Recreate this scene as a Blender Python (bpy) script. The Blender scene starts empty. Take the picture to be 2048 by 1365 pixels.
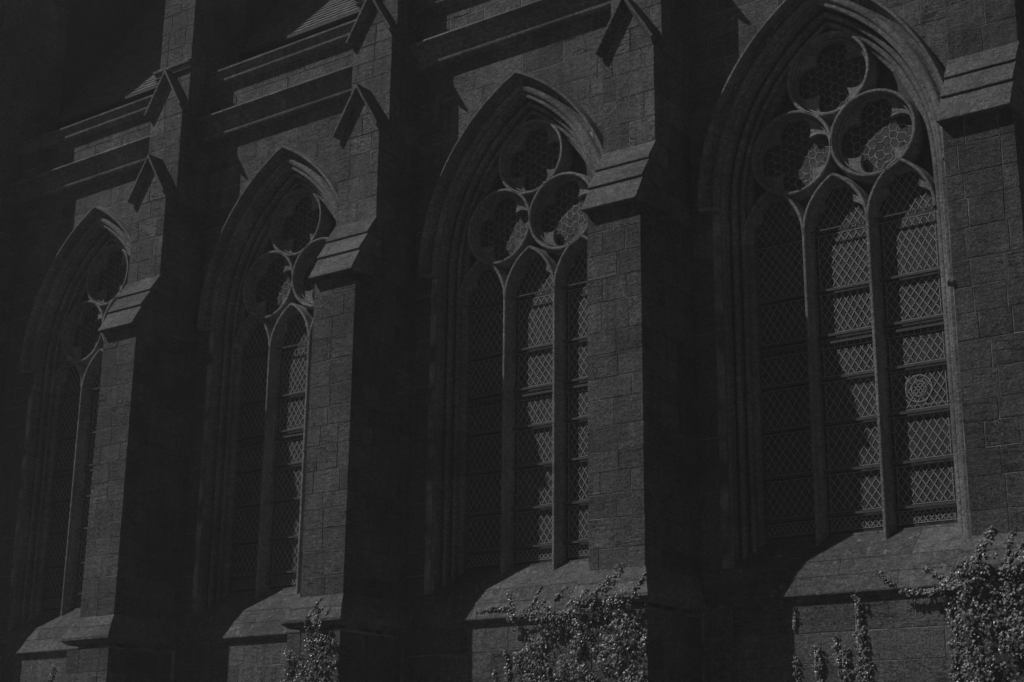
import bpy, math, random
from mathutils import Vector, Matrix
random.seed(7)
S = bpy.context.scene
COL = S.collection
# ------------------------------------------------------------------ camera
cam_d = bpy.data.cameras.new('camera'); cam = bpy.data.objects.new('camera', cam_d); COL.objects.link(cam)
YAW, PITCH, ROLL = 0.6402, 0.2848, 0.0102
fw = Vector((-math.sin(YAW)*math.cos(PITCH), math.cos(YAW)*math.cos(PITCH), math.sin(PITCH)))
rt = Vector((math.cos(YAW), math.sin(YAW), 0)); up = rt.cross(fw)
c_, s_ = math.cos(ROLL), math.sin(ROLL)
R_ = rt*c_ + up*s_; U_ = up*c_ - rt*s_
M = Matrix.Identity(4)
for i in range(3):
    M[i][0] = R_[i]; M[i][1] = U_[i]; M[i][2] = -fw[i]
M[0][3], M[1][3], M[2][3] = 6.8395, -21.7235, 1.6
cam.matrix_world = M
cam_d.sensor_width = 36; cam_d.lens = 36*3148.47/2048
cam_d.clip_start = 0.1; cam_d.clip_end = 2000
S.camera = cam
# ------------------------------------------------------------------ sky, sun, exposure
TO_SUN = Vector((-1.10, -1.0, 1.62)).normalized()
world = bpy.data.worlds.new('World'); S.world = world; world.use_nodes = True
nt = world.node_tree; nt.nodes.clear()
sky = nt.nodes.new('ShaderNodeTexSky'); sky.sky_type = 'NISHITA'; sky.sun_disc = False
sky.air_density = 0.7; sky.dust_density = 0.2; sky.altitude = 800      # very clear air, deep sky
sky.sun_elevation = math.asin(TO_SUN.z)
sky.sun_rotation = math.atan2(TO_SUN.x, TO_SUN.y) % (2*math.pi)
bw = nt.nodes.new('ShaderNodeSeparateColor'); bg = nt.nodes.new('ShaderNodeBackground'); out = nt.nodes.new('ShaderNodeOutputWorld')
# monochrome as through a red filter: only the red channel of the sky is used
bg.inputs[1].default_value = 0.05
nt.links.new(sky.outputs[0], bw.inputs[0]); nt.links.new(bw.outputs[0], bg.inputs[0]); nt.links.new(bg.outputs[0], out.inputs[0])
sd = bpy.data.lights.new('sun', 'SUN'); sd.energy = 5.0; sd.angle = math.radians(0.53); sd.color = (1, 0.995, 0.99)
sun = bpy.data.objects.new('sun', sd); COL.objects.link(sun)
sun.rotation_euler = (-TO_SUN).to_track_quat('-Z', 'Y').to_euler(); sun.location = (-20, -20, 30)
S.view_settings.view_transform = 'Standard'; S.view_settings.look = 'None'
S.view_settings.exposure = -1.68; S.view_settings.gamma = 1; S.view_settings.use_curve_mapping = False
S.render.engine = 'CYCLES'

# ------------------------------------------------------------------ materials
class NB:
    def __init__(s, name):
        s.m = bpy.data.materials.new(name); s.m.use_nodes = True
        s.t = s.m.node_tree; s.b = s.t.nodes['Principled BSDF']
        g = s.t.nodes.new('ShaderNodeNewGeometry'); s.pos = g.outputs['Position']
        s.rnd = s.t.nodes.new('ShaderNodeObjectInfo').outputs['Random']
    def set(s, sock, v):
        if hasattr(v, 'is_linked') or hasattr(v, 'links'): s.t.links.new(v, sock)
        else: sock.default_value = v
    def math(s, op, a, b=0.0, c=None):
        n = s.t.nodes.new('ShaderNodeMath'); n.operation = op
        s.set(n.inputs[0], a); s.set(n.inputs[1], b)
        if c is not None: s.set(n.inputs[2], c)
        return n.outputs[0]
    def vscale(s, v, sc):
        n = s.t.nodes.new('ShaderNodeVectorMath'); n.operation = 'MULTIPLY'; s.set(n.inputs[0], v); n.inputs[1].default_value = sc
        return n.outputs[0]
    def voff(s, v, f, k):
        n = s.t.nodes.new('ShaderNodeVectorMath'); n.operation = 'ADD'; s.set(n.inputs[0], v)
        s.set(n.inputs[1], s.math('MULTIPLY', f, k)); return n.outputs[0]
    def noise(s, v, scale, detail=3, rough=.55):
        n = s.t.nodes.new('ShaderNodeTexNoise'); s.set(n.inputs['Vector'], v)
        n.inputs['Scale'].default_value = scale; n.inputs['Detail'].default_value = detail; n.inputs['Roughness'].default_value = rough
        return n.outputs[0]
    def voro(s, v, scale):
        n = s.t.nodes.new('ShaderNodeTexVoronoi'); s.set(n.inputs['Vector'], v); n.inputs['Scale'].default_value = scale
        return n.outputs[0]
    def rng(s, v, a, b, c, d):
        n = s.t.nodes.new('ShaderNodeMapRange'); s.set(n.inputs[0], v)
        for i, k in enumerate((a, b, c, d)): s.set(n.inputs[i+1], k)
        return n.outputs[0]
    def grey(s, v, rough, bumps=(), spec=.3):
        cb = s.t.nodes.new('ShaderNodeCombineColor')
        for i in range(3): s.set(cb.inputs[i], v)
        s.t.links.new(cb.outputs[0], s.b.inputs['Base Color'])
        s.set(s.b.inputs['Roughness'], rough); s.b.inputs['Specular IOR Level'].default_value = spec
        prev = None
        for h, dist in bumps:
            n = s.t.nodes.new('ShaderNodeBump'); n.inputs['Strength'].default_value = 1; n.inputs['Distance'].default_value = dist
            s.set(n.inputs['Height'], h)
            if prev: s.t.links.new(prev, n.inputs['Normal'])
            prev = n.outputs[0]
        if prev: s.t.links.new(prev, s.b.inputs['Normal'])
        return s.m

def stone(name, base, pit=1.0, vary=.28, fine=1.0, specks=False):
    n = NB(name)
    p = n.voff(n.pos, n.rnd, 37.0)
    bed = n.vscale(p, (1.0, 1.0, 2.6))
    big = n.noise(n.pos, 0.8, 4, .6); mid = n.noise(bed, 7.0, 5, .7); med = n.noise(p, 24, 3, .7); streak = n.noise(n.vscale(n.pos, (6, 6, .45)), 1.3, 3, .6); grit = n.noise(p, 60, 2, .8); fin = n.noise(p, 130, 1, .5)
    r2 = n.math('FRACT', n.math('MULTIPLY', n.rnd, 17.31))
    v = n.math('MULTIPLY', n.rng(n.rnd, 0.0, 1.0, 1-vary, 1+vary), base)
    v = n.math('MULTIPLY', v, n.rng(big, .32, .68, .76, 1.26))
    v = n.math('MULTIPLY', v, n.rng(mid, .34, .66, .74, 1.28))
    v = n.math('MULTIPLY', v, n.rng(med, .34, .66, .66, 1.38))
    v = n.math('MULTIPLY', v, n.rng(streak, .35, .65, .86, 1.12))
    v = n.math('MULTIPLY', v, n.rng(grit, .3, .7, 1-.5*fine, 1+.5*fine))
    v = n.math('MULTIPLY', v, n.rng(fin, .3, .7, 1-.34*fine, 1+.34*fine))
    # pitted, weathered blocks: some more than others
    hole = n.rng(n.noise(n.vscale(p, (1, 1, 1.5)), 24, 2, .6), .54, .62, 0, 1)
    patch = n.rng(n.noise(p, 2.2, 2, .5), .42, .62, 0, 1)
    amt = n.math('MULTIPLY', n.math('MULTIPLY', n.rng(r2, .3, 1.0, .15, 1.0), pit), patch)
    crack = n.rng(n.noise(n.vscale(p, (.7, .7, 8)), 4.2, 3, .6), .60, .66, 0, 1)
    r3 = n.math('FRACT', n.math('MULTIPLY', n.rnd, 71.7))
    crack = n.math('MULTIPLY', crack, n.math('MULTIPLY', n.rng(r3, .35, .9, 0, .9), pit))
    hole = n.math('MAXIMUM', n.math('MULTIPLY', hole, amt), crack)
    v = n.math('MULTIPLY', v, n.rng(hole, 0, 1, 1.0, .42))
    if specks:
        sp = n.rng(n.noise(n.pos, 7.5, 3, .6), .63, .66, 0, 1)
        v = n.math('ADD', v, n.math('MULTIPLY', sp, .15))
    return n.grey(v, .92, ((n.math('MULTIPLY', hole, -1), .025), (mid, .018), (med, .016), (grit, .005)), spec=.15)

M_STONE = stone('weathered_sandstone', .165, vary=.19, fine=.9)
M_DARK = stone('dark_sandstone', .112, pit=.8, vary=.19, fine=.9)  # darker base grey: near buttress, left flanks, flying walls
M_LOWER = stone('grimy_sandstone', .132, pit=.9, vary=.19, fine=.9)
M_SLOPE = stone('smooth_weathering_stone', .175, pit=.35, vary=.14, fine=.9)
M_SILL = stone('sill_stone', .15, pit=.35, vary=.18, specks=True)
M_TRAC = stone('carved_tracery_stone', .28, pit=.15, vary=.1, fine=.7)
M_MOULD = stone('carved_moulding_stone', .235, pit=.3, vary=.15, fine=.8)
n = NB('lime_mortar'); g = n.noise(n.pos, 30, 3); g2 = n.noise(n.pos, 2.2, 3)
M_MORTAR = n.grey(n.math('MULTIPLY', n.rng(g, .3, .7, .2, .36), n.rng(g2, .38, .62, .5, 1.7)), .95, ((g, .006),), .1)
n = NB('leaded_glass'); q = n.voro(n.vscale(n.pos, (6.7, 6.7, 4.8)), 1.0); g = n.noise(n.pos, 8, 2)
M_GLASS = n.grey(n.math('MULTIPLY', n.rng(q, 0, 1, .018, .075), n.rng(n.noise(n.pos, 60, 2, .8), .3, .7, .6, 1.5)), n.rng(g, .3, .7, .35, .7), ((n.noise(n.pos, 14, 2), .006),), .35)
n = NB('lead_came'); g = n.noise(n.pos, 35, 2)
M_LEAD = n.grey(n.rng(g, .3, .7, .30, .55), .6, (), .3)
n = NB('iron_bar'); g = n.noise(n.pos, 20, 2)
M_IRON = n.grey(n.rng(g, .3, .7, .07, .13), .7, (), .3)
n = NB('roof_slate'); g = n.noise(n.pos, 6, 3); g2 = n.noise(n.vscale(n.pos, (6, 1, 1)), 4, 2)
M_SLATE = n.grey(n.math('MULTIPLY', n.rng(g, .3, .7, .17, .28), n.rng(g2, .3, .7, .75, 1.25)), .6, ((g, .01),), .3)
n = NB('ivy_leaf'); g = n.noise(n.pos, 13, 1)
M_LEAF = n.grey(n.rng(g, .32, .68, .05, .42), .3, (), .5)  # wide tone range paints leaf glints and dark gaps into the colour
n = NB('ivy_bark'); M_BARK = n.grey(n.rng(n.noise(n.pos, 30, 2), .3, .7, .07, .14), .9, (), .1)
n = NB('trodden_grass_ground'); M_GROUND = n.grey(n.rng(n.noise(n.pos, 3, 5), .3, .7, .06, .11), .95, ((n.noise(n.pos, 25, 3), .03),), .1)
M_PALE = stone('broken_pale_stone', .26, pit=.2, vary=.05)

# ------------------------------------------------------------------ object helpers
def tag(o, label=None, cat=None, group=None, kind=None):
    if label: o['label'] = label
    if cat: o['category'] = cat
    if group: o['group'] = group
    if kind: o['kind'] = kind
    return o
def thing(name, loc, label, cat, group=None, kind=None):
    o = bpy.data.objects.new(name, None); COL.objects.link(o); o.location = loc
    o.empty_display_size = .2
    o['_loc'] = list(loc)
    return tag(o, label, cat, group, kind)
def wloc(o): return Vector(o['_loc'])
class MB:
    """collects world-space polygons, then links them as one mesh object"""
    def __init__(s): s.v = []; s.f = []
    def add(s, vs, fs):
        b = len(s.v); s.v += [tuple(v) for v in vs]; s.f += [tuple(i+b for i in f) for f in fs]
    def build(s, name, mat, parent=None, smooth=False, kind=None, at=None):
        if not s.v: return None
        if at is None:
            n_ = len(s.v); at = Vector((sum(v[0] for v in s.v)/n_, sum(v[1] for v in s.v)/n_, sum(v[2] for v in s.v)/n_))
        at = Vector(at)
        me = bpy.data.meshes.new(name)
        me.from_pydata([(v[0]-at.x, v[1]-at.y, v[2]-at.z) for v in s.v], [], s.f); me.update()
        me.materials.append(mat)
        if smooth:
            for p in me.polygons: p.use_smooth = True
        o = bpy.data.objects.new(name, me); COL.objects.link(o)
        if parent is not None:
            o.parent = parent; o.location = at - wloc(parent)
        else: o.location = at
        o['_loc'] = list(at)
        if kind: o['kind'] = kind
        return o

X, Y, Z = Vector((1, 0, 0)), Vector((0, 1, 0)), Vector((0, 0, 1))
def inset(poly, d):
    n = len(poly); out = []
    for i in range(n):
        p0, p1, p2 = poly[i-1], poly[i], poly[(i+1) % n]
        e1 = (p1[0]-p0[0], p1[1]-p0[1]); e2 = (p2[0]-p1[0], p2[1]-p1[1])
        l1 = math.hypot(*e1) or 1; l2 = math.hypot(*e2) or 1
        n1 = (-e1[1]/l1, e1[0]/l1); n2 = (-e2[1]/l2, e2[0]/l2)
        k = 1+n1[0]*n2[0]+n1[1]*n2[1]
        if k < .25: k = .25
        out.append((p1[0]+d*(n1[0]+n2[0])/k, p1[1]+d*(n1[1]+n2[1])/k))
    return out
def prism(mb, poly, O, U, V, depth, ch=.008, jit=.0):
    """poly counter-clockwise in (u,v); its face looks along U x V; body goes back by depth"""
    N = U.cross(V); n = len(poly)
    ip = inset(poly, ch)
    jt = random.uniform(-jit, jit)
    f = [O+U*p[0]+V*p[1]+N*(jt+random.uniform(-jit, jit)*.5) for p in ip]
    r = [O+U*p[0]+V*p[1]+N*(-ch+jt) for p in poly]
    b = [O+U*p[0]+V*p[1]-N*depth for p in poly]
    fs = [tuple(range(n)), tuple(range(3*n-1, 2*n-1, -1))]
    for i in range(n):
        j = (i+1) % n
        fs.append((n+i, n+j, j, i)); fs.append((2*n+i, 2*n+j, n+j, n+i))
    mb.add(f+r+b, fs)
def box(mb, x0, x1, y0, y1, z0, z1):
    v = [(x, y, z) for x in (x0, x1) for y in (y0, y1) for z in (z0, z1)]
    mb.add(v, [(0, 1, 3, 2), (4, 6, 7, 5), (0, 4, 5, 1), (2, 3, 7, 6), (0, 2, 6, 4), (1, 5, 7, 3)])
def xprofile(mb, prof, x0, x1):
    """extrude a (y,z) profile along x, capped"""
    n = len(prof)
    mb.add([(x0, p[0], p[1]) for p in prof]+[(x1, p[0], p[1]) for p in prof],
           [tuple(range(n)), tuple(range(2*n-1, n-1, -1))]+[(i, n+i, n+(i+1) % n, (i+1) % n) for i in range(n)])
JT = .005   # half joint
def rect(u0, u1, v0, v1):
    w = lambda: random.uniform(-.0035, .0045)
    return [(u0+JT+w(), v0+JT+w()), (u1-JT-w(), v0+JT+w()), (u1-JT-w(), v1-JT-w()), (u0+JT+w(), v1-JT-w())]
def splits(a, b, mean, phase):
    """stone lengths along a course"""
    L = b-a; n = max(1, round(L/mean))
    if phase and n > 1:
        cuts = [a+L*(i+.5)/n for i in range(n)]
    else: cuts = [a+L*i/n for i in range(1, n)]
    return [a]+[c+random.uniform(-.13, .13)*L/n for c in cuts]+[b]

# ------------------------------------------------------------------ ground
mb = MB(); mb.add([(-150, -150, 0), (150, -150, 0), (150, 150, 0), (-150, 150, 0)], [(0, 1, 2, 3)])
tag(mb.build('ground', M_GROUND), kind='structure')

# ------------------------------------------------------------------ even, added haze that lifts the blacks
hm = bpy.data.materials.new('black_lift_haze'); hm.use_nodes = True; ht = hm.node_tree; ht.nodes.clear()
ho = ht.nodes.new('ShaderNodeOutputMaterial'); hv = ht.nodes.new('ShaderNodeVolumePrincipled')
hv.inputs['Color'].default_value = (.96, .96, .96, 1); hv.inputs['Density'].default_value = .0023; hv.inputs['Anisotropy'].default_value = 0
ht.links.new(hv.outputs[0], ho.inputs['Volume'])
mb = MB(); box(mb, -152, 152, -152, 152, -1, 25.5); hz = mb.build('black_lift_volume', hm, kind='stuff')

# ------------------------------------------------------------------ shared levels
BX = [-24.56, -17.969, -12.0385, -6.0, 0.0]         # buttress centres
WX = [None, -21.03, -15.07, -9.06, -3.05]       # window centres
HW = .508                                           # half width of a buttress
YS, Y2, Y3, Y4 = -1.80, -1.31, -1.04, -.90          # faces of the stages
LS = [4.97, 5.30, 5.74, 6.14, 6.49, 6.78, 7.19, 7.63, 7.98, 8.35, 8.74, 9.21, 9.62, 10.0, 10.43, 10.78]
L2 = [11.98, 12.42, 12.87, 13.34, 13.72]
SLOPE = 1.64

# ------------------------------------------------------------------ buttresses
def stones_face(root, half, yf, zs, mat, mean=.52, right=True, yback=0.0, cx=0, fl_mean=.72):
    """front blocks and right-hand flank blocks of one stage, every block its own object"""
    for i in range(len(zs)-1):
        z0, z1 = zs[i]+random.uniform(-.012, .012)*0, zs[i+1]
        cuts = splits(-half, half, mean, (i+random.randint(0, 1)) % 2)
        dep = .30 if i % 2 else .46
        for a, b in zip(cuts, cuts[1:]):
            m = MB(); lo = a-JT if a == -half else a; hi = b+JT if b == half else b
            prism(m, rect(lo, hi, z0, z1), Vector((cx, yf, 0)), X, Z, dep, random.uniform(.002, .006), .0025)
            m.build('stone_block', mat, root)
        if right:
            cuts = splits(yf+dep, yback, fl_mean, i % 2)
            for a, b in zip(cuts, cuts[1:]):
                m = MB(); prism(m, rect(a, b, z0, z1), Vector((cx+half, 0, 0)), Y, Z, .12, random.uniform(.002, .006), .0025)
                m.build('stone_block', mat, root)
    # the left-hand flank, never seen from the front: one joined piece
    ms = MB()
    for i in range(len(zs)-1):
        dep = .30 if i % 2 else .46
        cuts = splits(-yback+.0, -(yf+dep), fl_mean, i % 2)
        for a, b in zip(cuts, cuts[1:]):
            prism(ms, rect(a, b, zs[i], zs[i+1]), Vector((cx-half, 0, 0)), -Y, Z, .12, .005, .002)
    ms.build('flank_stonework', M_DARK, root, kind='stuff')

def gablet(root, cx, yfront, yback, zap, mat, zlow, HW):
    """gabled top of a stage: triangular face stones, two coping slabs running back to the stage above"""
    hw = HW+.075
    ze = zap-SLOPE*hw
    # coping: outer top edge from apex to eave; slab thickness measured square to the slope
    ang = math.atan(SLOPE); t1, t2 = .045, .12
    for s in (-1, 1):
        d = Vector((s*math.cos(ang), 0, -math.sin(ang)))          # down the slope
        nrm = Vector((s*math.sin(ang), 0, math.cos(ang)))         # outwards
        yo = yfront-.15
        A = Vector((cx, yo, zap)); L = hw/math.cos(ang)
        m = MB()
        def P(l, t, y): 
            q = A+d*l-nrm*t; return (q.x, y, q.z)
        k = t1/math.tan(math.pi/2-ang) if 0 else t1*SLOPE       # mitre at apex keeps x = cx
        a1 = [P(0, 0, yo), P(-t1/SLOPE*0+t1*0, 0, yo)]
        # cross-section in y: front edge t1 thick, undercut to t2 at the wall face
        def ring(l, mit):
            # mitred so both slabs meet on x = cx
            f = lambda t: l+(t*(1/math.tan(math.pi/2-ang))**-1 if mit else 0)
            return [P(f(0), 0, yo), P(f(t1), t1, yo), P(f(t2), t2, yfront+.004), P(f(t2), t2, yback+.05), P(f(0), 0, yback+.05)]
        mt = lambda t: t*(math.cos(ang)/math.sin(ang))**-1
        # point on slope offset t has x = s*(l cos - t sin); x = 0 -> l = t*tan(ang)
        r0 = [P(t*math.tan(ang), t, y) for t, y in ((0, yo), (t1, yo), (t2, yfront+.004), (t2, yback+.05), (0, yback+.05))]
        r1 = [P(L, t, y) for t, y in ((0, yo), (t1, yo), (t2, yfront+.004), (t2, yback+.05), (0, yback+.05))]
        n_ = 5
        fs = [tuple(range(n_)), tuple(range(2*n_-1, n_-1, -1))]+[(i, n_+i, n_+(i+1) % n_, (i+1) % n_) for i in range(n_)]
        m.add(r0+r1, fs if s < 0 else [tuple(reversed(f)) for f in fs])
        m.build('coping_slab', M_SLOPE, root)
    # face stones under the coping
    zi = zap-t2/math.cos(ang)
    zs = [zlow]
    while zs[-1] < zi-.25: zs.append(zs[-1]+.42)
    zs.append(zi)
    if len(zs) > 2 and zs[-1] < zs[-2]+.12: zs.pop(-2)
    for i in range(len(zs)-1):
        z0, z1 = zs[i]+JT, zs[i+1]-JT
        w = lambda z: min(HW, (zi-z)/SLOPE)
        zk = zi-SLOPE*HW
        ptsR = [(w(z0), z0)]
        if z0 < zk < z1: ptsR.append((HW, zk))
        ptsR.append((max(w(z1), .004), z1))
        cut = random.uniform(-.15, .15)
        if w(z1) > .2:
            for s in (-1, 1):
                m = MB()
                pr = [(p[0], p[1]) for p in ptsR]
                if s > 0: poly = [(cut+JT, z0)]+pr+[(cut+JT, z1)]
                else: poly = [(cut-JT, z1)]+[(-p[0], p[1]) for p in reversed(pr)]+[(cut-JT, z0)]
                prism(m, poly, Vector((cx, yfront, 0)), X, Z, .25, .008, .004); m.build('stone_block', mat, root)
        else:
            m = MB(); poly = ptsR+[(-p[0], p[1]) for p in reversed(ptsR)]
            prism(m, poly, Vector((cx, yfront, 0)), X, Z, .25, .008, .003); m.build('stone_block', mat, root)
    # core of the gable
    m = MB(); zk = zi-SLOPE*HW
    poly = [(-HW+.02, zlow), (HW-.02, zlow), (HW-.02, zk-.02), (0, zi-.04), (-HW+.02, zk-.02)]
    prism(m, poly, Vector((cx, yfront+.02, 0)), X, Z, yback-yfront+.02, .001); m.build('rubble_core', M_MORTAR, root)

def weathering(root, cx, half, pts, mat, name='weathering_slab', lip=.05, oversail=.042, nose=.012):
    """sloping slabs; pts = list of (y,z) from the bottom lip up; each slab's lower nose oversails the one below"""
    for i in range(len(pts)-1):
        (ya, za), (yb, zb) = pts[i], pts[i+1]
        dy, dz = yb-ya, zb-za; L = math.hypot(dy, dz); ny, nz = -dz/L, dy/L
        o = oversail if i else 0
        e = .03
        yb2, zb2 = yb+dy/L*e, zb+dz/L*e
        th = nose
        # bottom nose is vertical
        prof = [(ya+ny*o-.0, za+nz*o), (yb2+ny*o*0, zb2+nz*o*0), (yb2+.35, zb2-.1), (yb2+.35, za-.02), (ya+ny*o+.12, za+nz*o-th-.012), (ya+ny*o+.004, za+nz*o-th)]
        m = MB(); xprofile(m, [(p[0], p[1]) for p in prof], cx-half+random.uniform(-.004, .004), cx+half+random.uniform(-.004, .004))
        m.build(name, mat, root)

def buttress(k, label, mat, mat_up, HW=HW, HW4=HW):
    cx = BX[k]; D = HW-.508; G = SLOPE*D
    root = thing('buttress', (cx, -1, 0), label, 'buttress', 'stepped stone buttresses along the church wall')
    zb = [0.0, 2.6, 3.04, 3.46, 3.9, 4.34]
    # core
    m = MB()
    box(m, cx-.60-D, cx+.60+D, -1.93, .3, 0, 4.36)
    box(m, cx-HW+.02, cx+HW-.02, YS+.008, .3, 4.3, 10.8)
    box(m, cx-HW+.02, cx+HW-.02, Y2+.008, .3, 10.79, 13.7)
    box(m, cx-HW+.02, cx+HW-.02, Y3+.008, .3, 13.69, 15.7)
    box(m, cx-HW4+.02, cx+HW4-.02, Y4+.008, .3, 15.69, 24)
    m.build('rubble_core', M_MORTAR, root)
    stones_face(root, .62+D, -1.95, zb[1:], mat, .55, True, -.37, cx, .8)
    # base weathering with lip
    ypts = [(-2.055, 4.56), (-1.93, 4.765), (YS+.004, 4.985)]
    hwb = .70+D
    for i in range(2):
        (ya, za), (yb, zb_) = ypts[i], ypts[i+1]
        o = 0 if i == 0 else .012
        wa, wb_ = (hwb, .60+D) if i == 0 else (.60+D, HW+.003)
        m = MB()
        v = [(cx-wa-o, ya-o, za+o), (cx+wa+o, ya-o, za+o), (cx+wb_, yb, zb_), (cx-wb_, yb, zb_)]
        th = .13 if i == 0 else .05
        lo = [(cx-wa-o, ya-o, za+o-.05), (cx+wa+o, ya-o, za+o-.05), (cx+wa-.09, ya+.11, za-th), (cx-wa+.09, ya+.11, za-th)]
        bk = [(cx-wa-o, 0, za+o), (cx+wa+o, 0, za+o), (cx+wb_, 0, zb_), (cx-wb_, 0, zb_), (cx-wa-o, 0, za+o-.05), (cx+wa+o, 0, za+o-.05), (cx+wa-.09, 0, za-th), (cx-wa+.09, 0, za-th)]
        m.add(v+lo+bk, [(0, 1, 2, 3), (4, 5, 1, 0), (7, 6, 5, 4), (1, 9, 10, 2), (8, 0, 3, 11), (1, 5, 13, 9), (4, 0, 8, 12), (5, 6, 14, 13), (7, 4, 12, 15)])
        m.build('weathering_slab', M_SLOPE, root)
    zs = [z+(random.uniform(-.02, .02) if 0 < i < len(LS)-1 else 0) for i, z in enumerate(LS)]
    stones_face(root, HW, YS, zs, mat, .5, True, 0, cx)
    # main weathering: three sloping slabs
    A, B = (-1.96, 10.80), (Y2+.0, 11.985)
    P = [(A[0]+(B[0]-A[0])*t, A[1]+(B[1]-A[1])*t) for t in (0, .36, .68, 1)]
    weathering(root, cx, HW+.012, P, M_SLOPE)
    wz = [10.805, 11.2, 11.6, 11.98]
    for i in range(3):
        z0, z1 = wz[i], wz[i+1]
        ys = lambda z: A[0]+(B[0]-A[0])*(z-A[1])/(B[1]-A[1])+.09
        mid_ = -.85+(.25 if i % 2 else 0)
        for pl in ([(ys(z0), z0+JT), (mid_-JT, z0+JT), (mid_-JT, z1-JT), (ys(z1), z1-JT)], [(mid_+JT, z0+JT), (-.1, z0+JT), (-.1, z1-JT), (mid_+JT, z1-JT)]):
            m = MB(); prism(m, pl, Vector((cx+HW, 0, 0)), Y, Z, .15, .006, .003); m.build('stone_block', mat, root)
    zs = [z+(random.uniform(-.03, .03) if 0 < i < len(L2)-1 else 0) for i, z in enumerate(L2)]
    stones_face(root, HW, Y2, zs, mat_up, .5, True, 0, cx)
    gablet(root, cx, Y2, Y3, 14.77+G, mat_up, 13.72, HW)
    zs = [13.72, 14.16, 14.6, 15.04, 15.40, 15.76]
    stones_face(root, HW, Y3, zs, mat_up, .5, True, 0, cx)
    gablet(root, cx, Y3, Y4, 16.86+G, mat_up, 15.76, HW)
    zs = [15.76+.43*i for i in range(15)]
    stones_face(root, HW4, Y4, zs, mat_up, .5, True, .62, cx, .75)
    # string wrapping the top stage
    m = MB()
    pf = [(Y4+.02, 17.07), (Y4-.13, 17.0), (Y4-.13, 16.95), (Y4-.07, 16.93), (Y4-.07, 16.84), (Y4+.02, 16.80)]
    xprofile(m, pf, cx-HW4-.06, cx+HW4+.06); m.build('string_course', M_SLOPE, root)
    # the flyer wall running back over the aisle roof
    m = MB(); box(m, cx-.40, cx+.40, .55, 9, 15.7, 24); box(m, cx-HW4+.01, cx+HW4-.01, .3, .62, 15.7, 24)
    m.build('flying_wall', M_DARK, root)
    return root

tur = thing('corner_turret', (-24.9, -1, 0), 'dark corner turret at the far left, only its shaded side in the photo', 'turret')
m = MB(); box(m, -26.2, -24.058, -1.99, .3, 0, 24); m.build('rubble_core', M_MORTAR, tur)
m = MB(); box(m, -25.4, -24.2, .25, 9, 15.7, 24); m.build('flying_wall', M_DARK, tur)
for i in range(49):
    z0 = 2.9+.43*i; z1 = z0+.43
    cuts = splits(-1.62, .62 if z0 > 16.6 else -.12, .72, i % 2)
    for a, b in zip(cuts, cuts[1:]):
        m = MB(); prism(m, rect(a, b, z0, z1), Vector((-24.05, 0, 0)), Y, Z, .12, .004, .0025); m.build('stone_block', M_STONE, tur)
    m = MB(); prism(m, rect(-24.75, -24.05, z0, z1), Vector((0, -2.0, 0)), X, Z, .38, .004, .0025); m.build('stone_block', M_STONE, tur)
buttress(1, 'slender lit buttress with two gablets and a tall pier, leftmost one seen whole', M_LOWER, M_STONE)
b2 = buttress(2, 'buttress left of centre with a small ivy patch on its foot', M_LOWER, M_STONE)
buttress(3, 'central broad sunlit buttress with ivy covering its whole foot', M_LOWER, M_STONE)
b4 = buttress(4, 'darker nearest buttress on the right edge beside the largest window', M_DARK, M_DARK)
# broken pale stub sticking out of the near buttress
m = MB(); c = Vector((-.54, -1.80, 8.47))
v = [c+Vector(q) for q in ((-.05, .0, -.05), (.05, 0, -.08), (.06, 0, .03), (0, 0, .09), (-.05, 0, .05), (-.02, -.07, .0), (.03, -.05, -.02))]
m.add(v, [(0, 1, 6), (1, 2, 6), (2, 3, 5, 6), (3, 4, 5), (4, 0, 5), (0, 6, 5), (4, 3, 2, 1, 0)])
m.build('broken_stub', M_PALE, b4)

# ------------------------------------------------------------------ aisle wall
W0 = -.15                       # face of the aisle wall
C0, Z0 = 1.73, 11.06           # arch: centres at +-C0 from the axis, springing height
def arch_x(z, a):
    """half width of the arch of offset a at height z (0 above its apex)"""
    if z <= Z0: return a
    r = a+C0; q = r*r-(z-Z0)**2
    return max(0, math.sqrt(q)-C0) if q > 0 else 0
wall = thing('aisle_wall', (-12, 0, 0), 'long sooty ashlar church wall between and behind the buttresses', 'wall')
core = MB(); stuff = MB(); nst = 0
A_W = 2.06                      # blocks stop here, under the hood mould
WC = [15.06-.437*i for i in range(24)]
WC = sorted([15.52]+[z for z in WC if z > 5.0]+[4.9])
def clip_block(cx, x0, x1, z0, z1, a):
    """part of the block right (x>0) of the arch; mirrored by caller"""
    zs_ = [z0+(z1-z0)*i/4 for i in range(5)]
    L = [(max(x0, arch_x(z, a)), z) for z in zs_]
    L = [p for p in L if p[0] < x1-.03]
    if len(L) < 2: return None
    zl, zh = L[0][1], L[-1][1]
    return [(x1, zl), (x1, zh)]+[p for p in reversed(L)]
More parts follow.
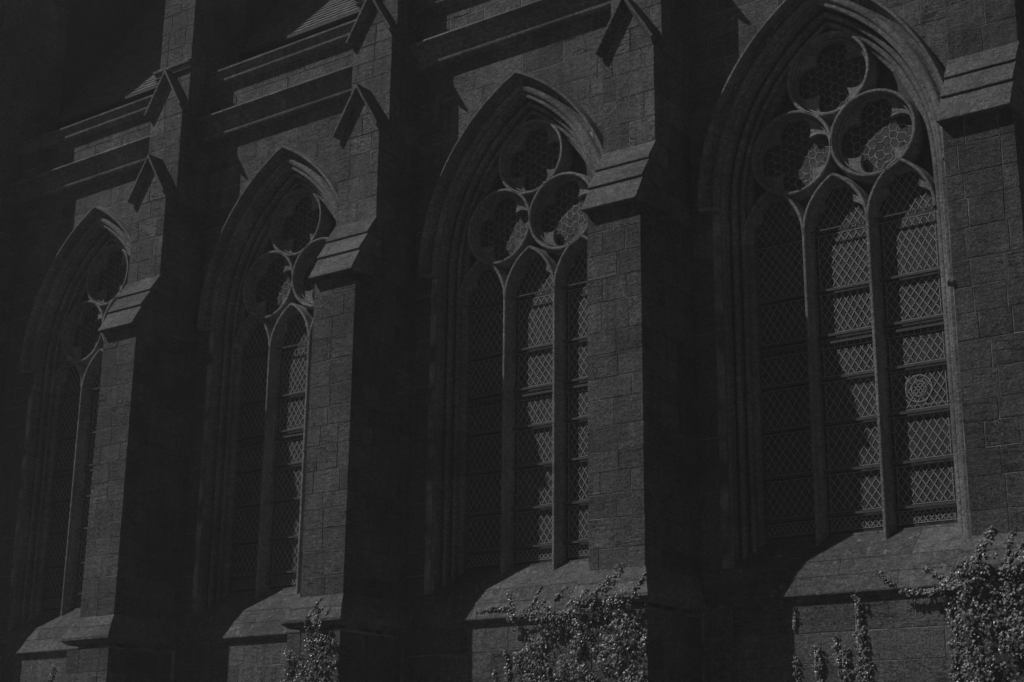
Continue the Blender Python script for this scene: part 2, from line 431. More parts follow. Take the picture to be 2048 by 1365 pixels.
for k in (1, 2, 3, 4):
    xl, xr, cx = BX[k-1]+HW-.05, BX[k]-HW+.05, WX[k]
    # mortar core with the opening
    zz = [0]+[4.9+i*.15 for i in range(75)]
    for s, xe in ((-1, xl), (1, xr)):
        for z0, z1 in zip(zz, zz[1:]):
            a0, a1 = (1.86 if z0 >= 4.9 else 0), 1.86 if z0 >= 4.9 else 0
            x0 = cx+s*arch_x(z0, a0); x1 = cx+s*arch_x(z1, a1)
            q = [(x0, W0+.006, z0), (xe, W0+.006, z0), (xe, W0+.006, z1), (x1, W0+.006, z1)]
            core.add(q, [(0, 1, 2, 3) if s > 0 else (3, 2, 1, 0)])
    # facing blocks of the main wall
    for i in range(len(WC)-1):
        z0, z1 = WC[i], WC[i+1]
        for s in (-1, 1):
            xe = (xr-cx) if s > 0 else (cx-xl)
            xin = 0 if arch_x(z0, A_W) < .12 else arch_x(z1, A_W)
            if arch_x(z0, A_W) == 0:
                if s < 0: continue
                cuts = splits(xl-cx, xr-cx, .95, i % 2)
                blocks = [(a, b, rect(a, b, z0, z1)) for a, b in zip(cuts, cuts[1:])]
            else:
                cuts = splits(xin, xe, .85, i % 2) if xe-xin > .9 else [xin, xe]
                blocks = []
                for a, b in zip(cuts, cuts[1:]):
                    p = clip_block(cx, a+JT, b-JT, z0+JT, z1-JT, A_W)
                    if p: blocks.append((a, b, p if s > 0 else [(-u, v) for u, v in reversed(p)]))
            for a, b, poly in blocks:
                vis = z0 > 11.4 or (k == 4 and s < 0 and z0 > 9)
                m = MB() if vis else stuff
                prism(m, poly, Vector((cx, W0, 0)), X, Z, .1, random.uniform(.002, .006), .0025)
                if vis: m.build('stone_block', M_STONE, wall); nst += 1
    # plinth below the sills
    core.add([(xl, -.294, 0), (xr, -.294, 0), (xr, -.294, 4.54), (xl, -.294, 4.54)], [(0, 1, 2, 3)])
    pz = [1.0, 1.45, 1.9, 2.3, 2.72, 3.16, 3.58, 4.02, 4.53]
    for i in range(len(pz)-1):
        cuts = splits(BX[k-1]+.62, BX[k]-.62, .95, i % 2)
        for a, b in zip(cuts, cuts[1:]):
            vis = pz[i] > 2.6
            m = MB() if vis else stuff
            prism(m, rect(a, b, pz[i], pz[i+1]), Vector((0, -.30, 0)), X, Z, .1, random.uniform(.002, .006), .0025)
            if vis: m.build('stone_block', M_STONE, wall); nst += 1
    # lower string course (deep hollow with a small roll beneath), in lengths
    cuts = splits(xl, xr, 1.25, 0)
    for a, b in zip(cuts, cuts[1:]):
        m = MB()
        pf = [(-.05, 15.92), (-.28, 15.90), (-.55, 15.80), (-.565, 15.76), (-.54, 15.73), (-.42, 15.70), (-.33, 15.62), (-.285, 15.50), (-.30, 15.455), (-.335, 15.43), (-.352, 15.395), (-.34, 15.36), (-.30, 15.335), (-.17, 15.33), (-.05, 15.33)]
        xprofile(m, pf, a+.003, b-.003); m.build('string_course_stone', M_MOULD, wall)
    # parapet
    pz = [15.88, 16.23, 16.61]
    for i in range(2):
        cuts = splits(xl, xr, .9, i % 2)
        for a, b in zip(cuts, cuts[1:]):
            m = MB(); prism(m, rect(a, b, pz[i], pz[i+1]), Vector((0, -.25, 0)), X, Z, .25, .008, .004)
            m.build('stone_block', M_STONE, wall); nst += 1
    core.add([(xl, -.24, 15.8), (xr, -.24, 15.8), (xr, -.24, 16.75), (xl, -.24, 16.75)], [(0, 1, 2, 3)])
    cuts = splits(xl, xr, 1.25, 1)
    for a, b in zip(cuts, cuts[1:]):
        m = MB()
        pf = [(.15, 16.91), (-.38, 16.89), (-.50, 16.84), (-.50, 16.795), (-.44, 16.785), (-.415, 16.74), (-.405, 16.60), (-.37, 16.565), (-.25, 16.54), (.15, 16.53)]
        xprofile(m, pf, a+.003, b-.003); m.build('cornice_stone', M_MOULD, wall)
core.add([(BX[0]-30, W0, 0), (BX[0]-HW, W0, 0), (BX[0]-HW, W0, 16.8), (BX[0]-30, W0, 16.8)], [(0, 1, 2, 3)])
core.add([(BX[4]+HW, W0, 0), (BX[4]+14, W0, 0), (BX[4]+14, W0, 16.8), (BX[4]+HW, W0, 16.8)], [(0, 1, 2, 3)])
# solid wall behind everything
m = MB(); box(m, BX[0]-30, BX[4]+14, .52, 1.1, 0, 17.5); m.build('wall_body', M_DARK, wall)
core.build('mortar_bed', M_MORTAR, wall)
stuff.build('shaded_stonework', M_STONE, wall, kind='stuff')
print('WALL BLOCKS', nst)

# ------------------------------------------------------------------ windows
def arc_path(a_fn, t):
    pass
def sweep_arch(mb, prof, z_lo, z_hi, s, cx, t0=None, t1=None, seg=10):
    """moulding of the arch side s: straight jamb part (t None) or arc part from angle t0 to t1 (fractions of the arc)"""
    n = len(prof); rings = []
    if t0 is None:
        for z in (z_lo, z_hi): rings.append([(cx+s*a, y, z) for a, y in prof])
    else:
        for j in range(seg+1):
            t = t0+(t1-t0)*j/seg; ring = []
            for a, y in prof:
                r = a+C0; th = math.acos(C0/r)*t
                ring.append((cx+s*(r*math.cos(th)-C0), y, Z0+r*math.sin(th)))
            rings.append(ring)
    vs = [p for r in rings for p in r]; fs = []
    for j in range(len(rings)-1):
        for i in range(n):
            i2 = (i+1) % n
            f = (j*n+i, j*n+i2, (j+1)*n+i2, (j+1)*n+i)
            fs.append(f if s < 0 else tuple(reversed(f)))
    a, b = tuple(range(n)), tuple(range((len(rings)-1)*n, len(rings)*n))
    fs += [tuple(reversed(a)), b] if s < 0 else [a, tuple(reversed(b))]
    mb.add(vs, fs)
def roll(ca, cy, r, a0, a1, n=7):
    return [(ca+r*math.cos(math.radians(a0+(a1-a0)*i/(n-1))), cy+r*math.sin(math.radians(a0+(a1-a0)*i/(n-1)))) for i in range(n)]
HOOD = [(2.285, .03), (2.278, -.02), (2.262, -.16), (2.256, -.205), (2.246, -.218), (2.214, -.220), (2.205, -.205), (2.19, -.12), (2.17, -.03), (2.135, .015), (2.10, .01), (2.08, -.03), (2.055, -.062), (2.015, -.075), (1.975, -.058), (1.952, -.015), (1.945, .03)]
JAMB_ = [(2.05, .05), (1.905, -.004), (1.885, -.004), (1.872, .008), (1.868, .06), (1.872, .20), (1.880, .33), (1.868, .38), (1.850, .37), (1.842, .32), (1.838, .29)] + \
       roll(1.796, .27, .046, 20, -175, 8) + [(1.752, .30), (1.762, .37), (1.772, .45), (1.760, .50), (1.742, .49), (1.736, .45)] + \
       roll(1.692, .42, .044, 20, -165, 8) + [(1.648, .45), (1.655, .50), (1.645, .53), (1.60, .56), (1.575, .60), (1.575, .78), (2.05, .78)]
HOOD = [(a-.02, y+W0) for a, y in HOOD]
JAMB = [(a-.01, W0+y*.82) for a, y in JAMB_]

def bar_profile(sc=1.0):
    """tracery bar section (offset from centre line, y), front first going round"""
    h = [(.008, .375), (.020, .379), (.029, .394), (.031, .45), (.034, .49), (.046, .53), (.060, .57), (.066, .62), (.066, .80)]
    h = [(u, y-.205) for u, y in h]
    return [(-u*sc, y) for u, y in reversed(h)]+[(u*sc, y) for u, y in h]
def sweep_path(mb, path, prof, closed=False):
    """sweep (u,y) profile along xz path; u is to the left of travel"""
    n = len(prof); m_ = len(path); vs = []
    for i, (x, z) in enumerate(path):
        p0 = path[i-1] if (i or closed) else path[i]; p1 = path[(i+1) % m_] if (i < m_-1 or closed) else path[i]
        dx, dz = p1[0]-p0[0], p1[1]-p0[1]; l = math.hypot(dx, dz) or 1
        nx, nz = -dz/l, dx/l
        for u, y in prof: vs.append((x+nx*u, y, z+nz*u))
    fs = []
    for i in range(m_ if closed else m_-1):
        j = (i+1) % m_
        for q in range(n-1):
            fs.append((i*n+q, i*n+q+1, j*n+q+1, j*n+q))
    mb.add(vs, fs)
def arc(cx, cz, r, a0, a1, n):
    return [(cx+r*math.cos(math.radians(a0+(a1-a0)*i/n)), cz+r*math.sin(math.radians(a0+(a1-a0)*i/n))) for i in range(n+1)]
RC = .71; RZ = 11.875; TZ = RZ+math.sqrt(3)*RC
PITCHX = 1.105; LZ = 10.415; LH = .915
LR = ((PITCHX/2)**2+LH**2)/PITCHX; LA = math.degrees(math.acos((LR-PITCHX/2)/LR))
def lancet_half(x, r_off=0.0, z=0):
    pass
BARS = [10.475, 9.475, 8.73, 8.03, 7.31, 6.55, 5.87]
def lattice(mb, inside, x0, x1, z0, z1, cw=.130, chh=.19, w=.0056, ph=0.0):
    """diamond lead cames clipped to inside()"""
    y0, y1 = .460, .467
    for s in (-1, 1):
        sl = s*chh/cw
        span = (x1-x0)*abs(chh/cw)+(z1-z0)
        n = int(span/chh)+3
        for i in range(-n, n+1):
            c0 = i*chh+ph*chh
            # line z = z0 + c0 + sl*(x-x0)
            run = None; N = 44; pts = []
            for j in range(N+1):
                x = x0+(x1-x0)*j/N; z = z0+c0+sl*(x-x0)
                ok = z0 <= z <= z1 and inside(x, z)
                if ok and run is None: run = (x, z)
                if ok: last = (x, z)
                if (not ok or j == N) and run is not None:
                    if last[0]-run[0] > .01: pts.append((run, last))
                    run = None
            for (xa, za), (xb, zb) in pts:
                dx, dz = xb-xa, zb-za; l = math.hypot(dx, dz); nx, nz = -dz/l*w, dx/l*w
                wob = random.uniform(-.004, .004)
                a = [(xa+nx, y0, za+nz+wob), (xb+nx, y0, zb+nz+wob), (xb-nx, y0, zb-nz+wob), (xa-nx, y0, za-nz+wob)]
                b = [(p[0], y1, p[2]) for p in a]
                mb.add(a+b, [(3, 2, 1, 0), (0, 1, 5, 4), (2, 3, 7, 6)])
def hbar(mb, x0, x1, z, h, y0, y1): box(mb, x0, x1, y0, y1, z-h/2, z+h/2)

def window(k, label):
    cx = WX[k]
    root = thing('traceried_window', (cx, .2, 4.9), label, 'window', 'pointed three-light windows between the buttresses')
    # jambs in stones, arch orders in voussoirs, hood mould in voussoirs
    for s in (-1, 1):
        z = 4.9
        while z < Z0-.01:
            z2 = min(Z0, z+random.uniform(.62, .95))
            if Z0-z2 < .3: z2 = Z0
            m = MB(); sweep_arch(m, JAMB, z+.002, z2-.002, s, cx); m.build('jamb_stone', M_MOULD, root)
            z = z2
        n = 6
        for i in range(n):
            m = MB(); sweep_arch(m, JAMB, 0, 0, s, cx, i/n+.0004, (i+1)/n-(.0004 if i < n-1 else 0), 5); m.build('arch_stone', M_MOULD, root)
            m = MB(); sweep_arch(m, HOOD, 0, 0, s, cx, i/n+.0004, (i+1)/n-(.0004 if i < n-1 else 0), 5); m.build('hood_stone', M_MOULD, root)
        # hood stop
        m = MB(); sweep_arch(m, [(2.26, W0+.02), (2.22, W0-.20), (2.19, W0-.21), (1.97, W0-.08), (1.91, W0-.03), (1.91, W0+.02)], Z0-.07, Z0, s, cx); m.build('hood_stop', M_MOULD, root)
    cx -= .045
    # mullions
    prof = bar_profile()
    for s in (-1, 1):
        m = MB(); x = cx+s*PITCHX/2
        sweep_path(m, [(x, 5.0), (x, 7.2)], prof); sweep_path(m, [(x, 7.203), (x, 9.1)], prof); sweep_path(m, [(x, 9.103), (x, LZ)], prof)
        m.build('mullion', M_TRAC, root)
    # lancet heads
    for j in (-1, 0, 1):
        m = MB(); x = cx+j*PITCHX; h = PITCHX/2
        pl = arc(x+h-LR, LZ, LR, 0, LA, 14)                  # right-hand arc, springing to apex
        sweep_path(m, pl, prof)
        pr_ = [(2*x-p[0], p[1]) for p in pl][::-1]
        sweep_path(m, pr_, prof)
        # cusped plate inside the head
        for s in (-1, 1):
            N = 26; outer = []; inner = []
            cusp = (.245, 10.86-LZ)
            for i in range(N+1):
                t = i/N; ang = math.radians(LA*t)
                ox, oz = h-LR+(LR-.05)*math.cos(ang), (LR-.05)*math.sin(ang)
                outer.append((ox, oz))
            tip = (.0, LH-.17)
            low = (h-.075, .03)
            for i in range(N+1):
                t = i/N
                if t < .45:
                    u = t/.45; px = low[0]+(cusp[0]-low[0])*u; pz_ = low[1]+(cusp[1]-low[1])*u
                    dx, dz = cusp[0]-low[0], cusp[1]-low[1]; l = math.hypot(dx, dz)
                    b = .115*math.sin(math.pi*u)
                    px += dz/l*b; pz_ -= dx/l*b
                else:
                    u = (t-.45)/.55; px = cusp[0]+(tip[0]-cusp[0])*u; pz_ = cusp[1]+(tip[1]-cusp[1])*u
                    dx, dz = tip[0]-cusp[0], tip[1]-cusp[1]; l = math.hypot(dx, dz)
                    b = .15*math.sin(math.pi*u)
                    px += dz/l*b; pz_ -= dx/l*b
                inner.append((px, pz_))
            plate(m, [(x+s*p[0], LZ+p[1]) for p in outer], [(x+s*p[0], LZ+p[1]) for p in inner], False, s)
        m.build('lancet_head', M_TRAC, root)
    # three foiled rings
    for (rx, rz) in ((-RC, RZ), (RC, RZ), (0, TZ)):
        m = MB(); sweep_path(m, arc(cx+rx, rz, RC, 0, 360, 64)[:-1], prof, True)
        # the ring steps in once more
        sweep_path(m, arc(cx+rx, rz, RC-.074, 0, 360, 64)[:-1], [(.014, .32), (.008, .30), (-.008, .30), (-.014, .32), (-.014, .46)][::-1], True)
        o = []; i_ = []
        N = 96
        for q in range(N):
            th = 2*math.pi*q/N; ph = (th+math.pi/4) % (math.pi/2)-math.pi/4
            c0, r0 = .385, .285
            rf = c0*math.cos(ph)+math.sqrt(max(0, r0*r0-(c0*math.sin(ph))**2))
            o.append((cx+rx+(RC-.045)*math.cos(th), rz+(RC-.045)*math.sin(th))); i_.append((cx+rx+rf*math.cos(th), rz+rf*math.sin(th)))
        plate(m, o, i_, True, 1)
        m.build('foiled_ring', M_TRAC, root)
    # glass and lead
    for j in (-1, 0, 1):
        x = cx+j*PITCHX; x0, x1 = x-.515, x+.515
        zs = [11.39]+BARS+[5.0]
        lead = MB()
        def inhead(px, pz, x=x):
            if pz < LZ: return True
            return abs(px-x) < math.sqrt(max(0, LR*LR-(pz-LZ)**2))-(LR-PITCHX/2)-.04
        for i in range(len(zs)-1):
            zt, zb = zs[i]-.012, zs[i+1]+.012
            m = MB()
            if i == 0:
                top = [(x+a*.97, LZ+.03+bb) for a, bb in [(PITCHX/2*0+math.copysign(1, 1)*(LR*math.cos(math.radians(LA*t/8))-(LR-PITCHX/2)), LR*math.sin(math.radians(LA*t/8))) for t in range(9)]]
                top2 = [(2*x-p[0], p[1]) for p in top[::-1]][1:]
                poly = top+top2
                m.add([(p[0], .47, p[1]) for p in poly], [tuple(range(len(poly)))])
            else:
                tl = random.uniform(-.003, .003)
                m.add([(x0, .47+tl, zb), (x1, .47+tl, zb), (x1, .47+tl, zt), (x0, .47+tl, zt)], [(0, 1, 2, 3)])
            m.build('glass_panel', M_GLASS, root)
            # borders and lattice
            if i == 0: lattice(lead, inhead, x0, x1, LZ+.05 , 11.30, ph=random.random())
            else:
                zz1 = zt-.035; zz0 = max(zb, 5.60)+.035
                feature = random.random()
                if (k, j, i) in ((4, 1, 4),): feature = 2
                if i == 3:                                  # narrow inscription strip at the foot
                    hbar(lead, x0, x1, zz1-.15, .010, .460, .467)
                    for q in range(9): box(lead, x0+.05+q*.11, x0+.062+q*.11, .460, .467, zz1-.15, zz1)
                    lattice(lead, lambda a, b: True, x0+.085, x1-.085, zz0, zz1-.17, ph=0)
                elif feature > 1.5:                         # ornamental roundel panel
                    zm = (zz0+zz1)/2
                    for r in (.12, .21):
                        pth = arc(x, zm, r, 0, 360, 20)
                        for (xa, za), (xb, zb_) in zip(pth, pth[1:]):
                            ux, uz = xb-xa, zb_-za; l = math.hypot(ux, uz); nx, nz = -uz/l*.006, ux/l*.006
                            lead.add([(xa+nx, .446, za+nz), (xb+nx, .446, zb_+nz), (xb-nx, .446, zb_-nz), (xa-nx, .446, za-nz)], [(3, 2, 1, 0)])
                    lattice(lead, lambda a, b: math.hypot(a-x, b-zm) > .12, x0+.085, x1-.085, zz0, zz1, ph=.5)
                    lattice(lead, lambda a, b: math.hypot(a-x, b-zm) < .12, x0+.085, x1-.085, zz0, zz1, .07, .09)
                    hbar(lead, x0, x1, zm-.26, .008, .460, .467); hbar(lead, x0, x1, zm+.26, .008, .460, .467)
                elif i == 8 or zt-zb < .3 or i == len(zs)-2:
                    lattice(lead, lambda a, b: True, x0+.085, x1-.085, zz0, zz1, .09, .11)
                else:
                    lattice(lead, lambda a, b: True, x0+.085, x1-.085, zz0, zz1, random.uniform(.124, .138), random.uniform(.178, .205), ph=random.choice((0, .5)))
                for e in (x0+.085, x1-.085): box(lead, e-.005, e+.005, .460, .467, zz0-.02, zz1+.02)
                nd = int((zz1-zz0)/.19)
                for q in range(nd+1):
                    for (ea, eb) in ((x0, x0+.085), (x1-.085, x1)): hbar(lead, ea, eb, zz0+(zz1-zz0)*q/max(1, nd), .008, .461, .467)
                hbar(lead, x0, x1, zz0, .009, .460, .467); hbar(lead, x0, x1, zz1, .009, .460, .467)
        lead.build('lead_lattice', M_LEAD, root, kind='stuff')
        for i, z in enumerate(BARS):
            m = MB()
            if i == 0: box(m, x-.53, x+.53, .32, .34, z-.012, z+.012)
            else: box(m, x-.53, x+.53, .385, .43, z-.02, z+.018)
            m.build('saddle_bar', M_IRON, root)
        m = MB(); box(m, x-.53, x+.53, .40, .435, BARS[2]-.14, BARS[2]-.10); m.build('saddle_bar', M_IRON, root)
    # glass and hexagonal leads in the rings
    for (rx, rz) in ((-RC, RZ), (RC, RZ), (0, TZ)):
        m = MB(); pl = arc(cx+rx, rz, RC-.05, 0, 360, 40)[:-1]
        m.add([(p[0], .469, p[1]) for p in pl], [tuple(range(40))]); m.build('glass_panel', M_GLASS, root)
        lead = MB(); a = .085
        rr = random.Random(int(rz*10)+k)
        cache = {}
        def vtx(px, pz):
            key = (round(px, 2), round(pz, 2))
            if key not in cache: cache[key] = (px+rr.uniform(-.018, .018), pz+rr.uniform(-.018, .018))
            return cache[key]
        done = set()
        for qi in range(-6, 7):
            for qj in range(-7, 8):
                hx = a*1.5*qi; hz = a*math.sqrt(3)*(qj+(qi % 2)/2)
                vv = [vtx(hx+a*math.cos(math.radians(60*t)), hz+a*1.0*math.sin(math.radians(60*t))) for t in range(6)]
                for t in range(6):
                    p, q = vv[t], vv[(t+1) % 6]
                    if max(math.hypot(*p), math.hypot(*q)) > .62: continue
                    key = tuple(sorted((p, q)))
                    if key in done: continue
                    done.add(key)
                    ux, uz = q[0]-p[0], q[1]-p[1]; l = math.hypot(ux, uz) or 1; nx, nz = -uz/l*.0045, ux/l*.0045
                    b0 = [(cx+rx+p[0]+nx, .462, rz+p[1]+nz), (cx+rx+q[0]+nx, .462, rz+q[1]+nz), (cx+rx+q[0]-nx, .462, rz+q[1]-nz), (cx+rx+p[0]-nx, .462, rz+p[1]-nz)]
                    lead.add(b0, [(3, 2, 1, 0)])
        lead.build('lead_lattice', M_LEAD, root, kind='stuff')
    # the small eyelets between rings and arch: one dark backing pane
    m = MB(); zz = [10.3+i*.2 for i in range(20)]
    v = []; 
    for z in zz: v += [(cx-max(arch_x(z, 1.6), .01), .485, z), (cx+max(arch_x(z, 1.6), .01), .485, z)]
    m.add(v, [(2*i, 2*i+1, 2*i+3, 2*i+2) for i in range(len(zz)-1)]); m.build('eyelet_glass', M_GLASS, root)
    cx += .045
    # sloping sill across the bay, three courses of slabs
    xl, xr = BX[k-1]+HW-.03, BX[k]-HW+.03
    pts = [(-.38, 4.61), (-.27, 4.85), (-.15, 5.09), (.36, 5.53)]
    m = MB(); xprofile(m, [(.35, 5.42), (.35, 5.532), (.365, 5.555), (.50, 5.585), (.50, 5.42)], cx-1.63, cx+1.63); m.build('sill_ledge', M_SILL, root)
    for i in range(3):
        (ya, za), (yb, zb) = pts[i], pts[i+1]
        cuts = splits(xl, xr, 1.55, i % 2)
        dy, dz = yb-ya, zb-za; L = math.hypot(dy, dz); ny, nz = -dz/L, dy/L; o = .01 if i else 0
        for a, b in zip(cuts, cuts[1:]):
            m = MB()
            if i == 0: prof = [(ya-.012, za-.045), (ya-.012, za-.02), (ya, za), (yb, zb), (yb+.3, zb), (yb+.3, za-.14), (ya+.09, za-.14), (ya+.03, za-.085)]
            else: prof = [(ya+ny*o, za+nz*o-.03), (ya+ny*o, za+nz*o), (yb, zb), (yb+.04, zb+.001), (yb+.04, za-.05), (ya+ny*o+.03, za-.04)]
            xprofile(m, prof, a+.004, b-.004); m.build('sill_slab', M_SILL, root)
    return root
def plate(m, outer, inner, closed, s):
    """flat cusped plate between two outlines, with a bevelled inner rim"""
    n = len(outer); y0, y1, yb = .335, .352, .44
    vs = []
    for (ox, oz), (ix, iz) in zip(outer, inner):
        dx, dz = ox-ix, oz-iz; l = math.hypot(dx, dz) or 1; c = min(.014, l*.4)
        vs += [(ox, y1, oz), (ix+dx/l*c*1.6, y1-.004, iz+dz/l*c*1.6), (ix+dx/l*c*.6, y0+.01, iz+dz/l*c*.6), (ix, y0+.02, iz), (ix, yb, iz)]
    fs = []
    for i in range(n if closed else n-1):
        j = (i+1) % n
        for q in range(4): 
            f = (i*5+q, i*5+q+1, j*5+q+1, j*5+q)
            fs.append(f)
    m.add(vs, fs)

window(1, 'leftmost and smallest pointed window, mostly in shadow with only the arch top lit')
window(2, 'second window from the left, a narrow sunlit strip of leaded lattice beside the buttress')
window(3, 'middle window with two sunlit strips of lattice left of the central buttress')
window(4, 'nearest and largest pointed window on the right with foiled rings and two lit lattice lights')

# ------------------------------------------------------------------ aisle roof
roof = thing('aisle_roof', (-12, 2, 17), 'steep tiled aisle roof behind the parapet, a sunlit patch of thin tile rows at the top', 'roof')
ROOFA = math.radians(58); ca, sa = math.cos(ROOFA), math.sin(ROOFA)
E0 = Vector((0, .56, 17.80))
m = MB(); L = 13
a = E0+Vector((0, .04, -.03)); b = a+Vector((0, ca*L, sa*L))
m.add([(-55, a.y, a.z), (14, a.y, a.z), (14, b.y, b.z), (-55, b.y, b.z)], [(0, 1, 2, 3)]); m.build('roof_deck', M_DARK, roof)
m = MB(); exp_ = .125
for r in range(64):
    y, z = E0.y+ca*exp_*r, E0.z+sa*exp_*r
    x = -24.4+(r % 2)*.1
    while x < -.3:
        w = random.uniform(.17, .21); k = random.uniform(0, .008)
        u = Vector((0, ca, sa)); nn = Vector((0, -sa, ca))
        p = Vector((x, y, z))+nn*(.03+k)+u*random.uniform(-.006, .006); q = Vector((x, y, z))+u*(exp_+.03)+nn*.004
        vs = [p, p+X*(w-.004), q+X*(w-.004), q, p-nn*.028, p+X*(w-.004)-nn*.028]
        m.add(vs, [(0, 1, 2, 3), (4, 5, 1, 0), (0, 3, 4), (1, 5, 2)])
        x += w
m.build('roof_tiles', M_SLATE, roof, kind='stuff')
m = MB(); box(m, -25, 0, .47, .61, 17.68, 17.76); m.build('gutter_board', M_IRON, roof)

# ------------------------------------------------------------------ ivy
def leaf(mb, c, nrm, size, hang):
    nrm = nrm.normalized(); dn = (hang-nrm*hang.dot(nrm)).normalized(); sd_ = nrm.cross(dn)
    P = lambda u, v, w=0: c+sd_*(u*size)+dn*(v*size)+nrm*(w*size)
    vs = [P(0, -.35, .05), P(.50, -.22, -.06), P(.30, .12, -.02), P(0, .62, -.1), P(-.30, .12, -.02), P(-.50, -.22, -.06), P(0, .0, .1)]
    mb.add(vs, [(0, 6, 1), (1, 6, 2), (2, 6, 3), (3, 6, 4), (4, 6, 5), (5, 6, 0)])
def surf(x, z, k):
    """masonry surface depth and outward direction at (x,z) near buttress k (x absolute)"""
    r = abs(x-BX[k])
    if r < .66:
        if z < 4.42: return -1.97, Vector((0, -1, .1))
        if z < 4.56: return -2.06, Vector((0, -1, .3))
        if z < 4.98: return -2.055+(z-4.56)*.6, Vector((0, -.85, .5))
        return YS-.01, Vector((0, -1, .1))
    if z < 4.46: return -.31, Vector((0, -1, .1))
    if z < 4.61: return -.40, Vector((0, -1, .3))
    if z < 5.09: return -.38+(z-4.61)*.48, Vector((0, -.8, .55))
    return -.15+(z-5.09)*1.16, Vector((0, -.7, .7))
def inpoly(x, z, P):
    c = False; j = len(P)-1
    for i in range(len(P)):
        if (P[i][1] > z) != (P[j][1] > z) and x < (P[j][0]-P[i][0])*(z-P[i][1])/(P[j][1]-P[i][1])+P[i][0]: c = not c
        j = i
    return c
def gap_noise(x, z):
    return math.sin(x*7.1+1.3*math.sin(z*5.3))+math.sin(z*8.7+1.7*math.sin(x*6.1+2))+.6*math.sin(x*17+z*13)
def ivy(k, label, polys, shoots, dens=900, size=.048):
    bx = BX[k]
    root = thing('ivy', (bx, -2, 0), label, 'ivy', 'ivy climbing the foot of the church wall')
    L = MB(); St = MB(); rnd = random.Random(k*11+len(polys))
    def put(x, z, lift, sz):
        y, nn = surf(x, z, k)
        nr = Vector((nn.x-.3+rnd.gauss(0, .38), nn.y+rnd.gauss(0, .3), nn.z+.4+rnd.gauss(0, .38)))
        if nr.y > -.1: nr.y = -.1
        leaf(L, Vector((x, y-lift, z)), nr, sz*rnd.uniform(.65, 1.3), Vector((rnd.gauss(0, .35), -.25, -1)))
    for P, dn in polys:
        xs = [p[0] for p in P]; zs = [p[1] for p in P]
        area = (max(xs)-min(xs))*(max(zs)-min(zs))
        for _ in range(int(area*dens*dn)):
            x = rnd.uniform(min(xs), max(xs)); z = rnd.uniform(min(zs), max(zs))
            if not inpoly(x, z, P): continue
            g = gap_noise(x, z)
            if g < -.55 and rnd.random() < .85: continue
            put(bx+x, z, .02+abs(rnd.gauss(0, .045))+max(0, g)*.03, size)
    for pts, w in shoots:
        for (xa, za), (xb, zb) in zip(pts, pts[1:]):
            l = math.hypot(xb-xa, zb-za); n_ = max(3, int(l*max(w, .04)*dens*1.6))
            for _ in range(n_):
                t = rnd.random(); x = xa+(xb-xa)*t+rnd.gauss(0, w*.35); z = za+(zb-za)*t+rnd.gauss(0, .02)
                put(bx+x, z, .015+abs(rnd.gauss(0, .02)), size)
            ns = max(2, int(l/.12)); pv = None
            for q in range(ns+1):
                t = q/ns; x = bx+xa+(xb-xa)*t+rnd.uniform(-.012, .012); z = za+(zb-za)*t
                y, _n = surf(x, z, k); p = Vector((x, y-.008, z))
                if pv:
                    d = (p-pv).normalized(); sdv = d.cross(Y).normalized()*.006; f = Vector((0, -.008, 0))
                    St.add([pv-sdv, pv+f, pv+sdv, p-sdv, p+f, p+sdv], [(0, 1, 4, 3), (1, 2, 5, 4)])
                pv = p
    L.build('ivy_leaves', M_LEAF, root, kind='stuff')
    St.build('ivy_stems', M_BARK, root, kind='stuff')
# ivy between W3 and the central buttress
ivy(3, 'dense ivy on the foot of the central buttress and the wall to its left',
    [([(-.70, 2.6), (-.72, 4.5), (-.35, 4.62), (.0, 4.7), (.15, 4.6), (.45, 4.62), (.60, 4.5), (.68, 4.1), (.74, 2.6)], 1.0),
     ([(-2.95, 2.6), (-2.99, 4.3), (-3.05, 4.62), (-2.7, 4.78), (-2.35, 4.86), (-2.0, 4.92), (-1.8, 4.86), (-1.6, 4.7), (-1.5, 2.6)], 1.0),
     ([(-1.6, 2.6), (-1.6, 4.6), (-.7, 4.4), (-.7, 2.6)], .4)],
    [([(-3.75, 4.70), (-3.4, 4.74), (-3.0, 4.72)], .09), ([(-2.98, 4.6), (-3.1, 4.85), (-3.22, 5.0)], .06), ([(-2.65, 4.7), (-2.57, 4.95), (-2.54, 5.08)], .06),
     ([(-1.9, 4.85), (-1.75, 5.05), (-1.68, 5.16)], .06), ([(-2.2, 4.8), (-2.03, 5.05)], .05), ([(-.25, 4.6), (-.05, 4.8), (.06, 5.02)], .10), ([(-.1, 4.6), (.1, 4.9)], .06),
     ([(.42, 4.55), (.52, 4.72), (.57, 4.86)], .05), ([(-.5, 4.55), (-.42, 4.7)], .05),
     ([(-3.05, 2.6), (-3.1, 3.5), (-3.18, 4.08)], .07), ([(-3.38, 2.6), (-3.40, 3.72)], .05)])
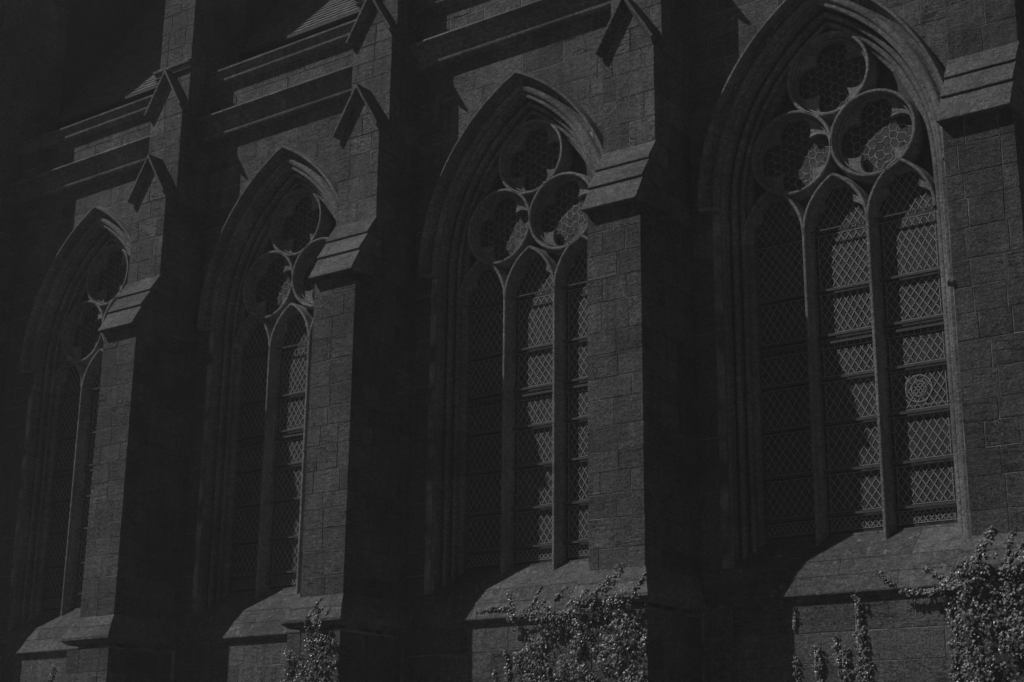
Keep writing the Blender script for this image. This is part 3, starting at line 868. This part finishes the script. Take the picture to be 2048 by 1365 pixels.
ivy(4, 'thick ivy at the right edge on the near buttress foot, trailing left along the sill',
    [([(-.78, 2.6), (-.72, 4.4), (-.5, 4.62), (-.2, 4.72), (.1, 4.6), (.25, 4.7), (.7, 4.7), (.7, 2.6)], .95)],
    [([(-.42, 4.62), (-.32, 4.85), (-.25, 5.06)], .09), ([(-.35, 4.7), (-.6, 4.6), (-.8, 4.5)], .08), ([(.0, 4.6), (.02, 4.8), (.03, 4.98)], .05), ([(.05, 4.6), (.15, 4.75), (.24, 4.9)], .05),
     ([(-1.45, 4.42), (-1.35, 3.9), (-1.42, 3.2), (-1.42, 2.6)], .14), ([(-1.1, 4.4), (-1.15, 3.4), (-1.1, 2.6)], .2), ([(-.9, 4.4), (-.85, 3.4), (-.9, 2.6)], .2),
     ([(-1.1, 4.56), (-1.5, 4.52), (-1.75, 4.48), (-2.1, 4.52)], .10), ([(-1.3, 4.6), (-1.52, 4.68), (-1.78, 4.86)], .05), ([(-1.2, 4.55), (-1.3, 4.8), (-1.5, 4.62)], .1),
     ([(-2.25, 4.64), (-2.35, 4.72), (-2.49, 4.84)], .06)], dens=1300)
ivy(4, 'first leafy ivy stem under the near window, tallest of the separate climbing stems', [], [([(-2.72, 2.5), (-2.76, 3.4), (-2.80, 4.0)], .14), ([(-2.80, 4.0), (-2.82, 4.56)], .07)], dens=1300)
ivy(4, 'short leafy ivy stem under the near window, just left of the tallest stem', [], [([(-3.03, 2.5), (-3.05, 3.3), (-3.07, 3.8)], .15), ([(-3.17, 3.5), (-3.19, 3.95)], .04), ([(-3.2, 2.5), (-3.22, 3.1)], .05)], dens=1300)
ivy(4, 'small ivy stem under the near window, leftmost in the sun', [], [([(-3.46, 2.5), (-3.48, 3.82)], .12)], dens=1300)
ivy(4, 'sparse ivy sprig at the shadow edge left of the near window wall', [], [([(-3.78, 2.5), (-3.80, 3.2), (-3.83, 3.7)], .06), ([(-3.84, 4.1), (-3.81, 4.44)], .03)], dens=900)
ivy(2, 'ivy patch on the foot of the buttress left of centre',
    [([(-.60, 2.6), (-.64, 4.2), (-.35, 4.02), (.0, 4.3), (.35, 4.28), (.6, 4.2), (.64, 4.0), (.62, 2.6)], .9),
     ([(-2.35, 2.6), (-2.31, 4.18), (-2.05, 4.15), (-1.95, 2.6)], .8), ([(-2.0, 2.6), (-2.0, 4.15), (-.7, 4.15), (-.7, 2.6)], .5)],
    [([(-.1, 4.2), (-.08, 4.55), (.0, 4.8), (.05, 4.93)], .05), ([(.1, 4.2), (.15, 4.5), (.1, 4.75)], .14), ([(.2, 4.2), (.3, 4.55)], .08), ([(.34, 4.62), (.38, 4.75)], .03)])
ivy(1, 'small dim ivy sprig low on the wall beside the leftmost whole buttress', [], [([(-3.25, 2.8), (-3.19, 3.9), (-3.12, 4.26)], .08)], dens=800)

for o in bpy.data.objects:
    if '_loc' in o: del o['_loc']
print('OBJECTS', len(bpy.data.objects), 'TRIS', sum(sum(len(p.vertices)-2 for p in me.polygons) for me in bpy.data.meshes))
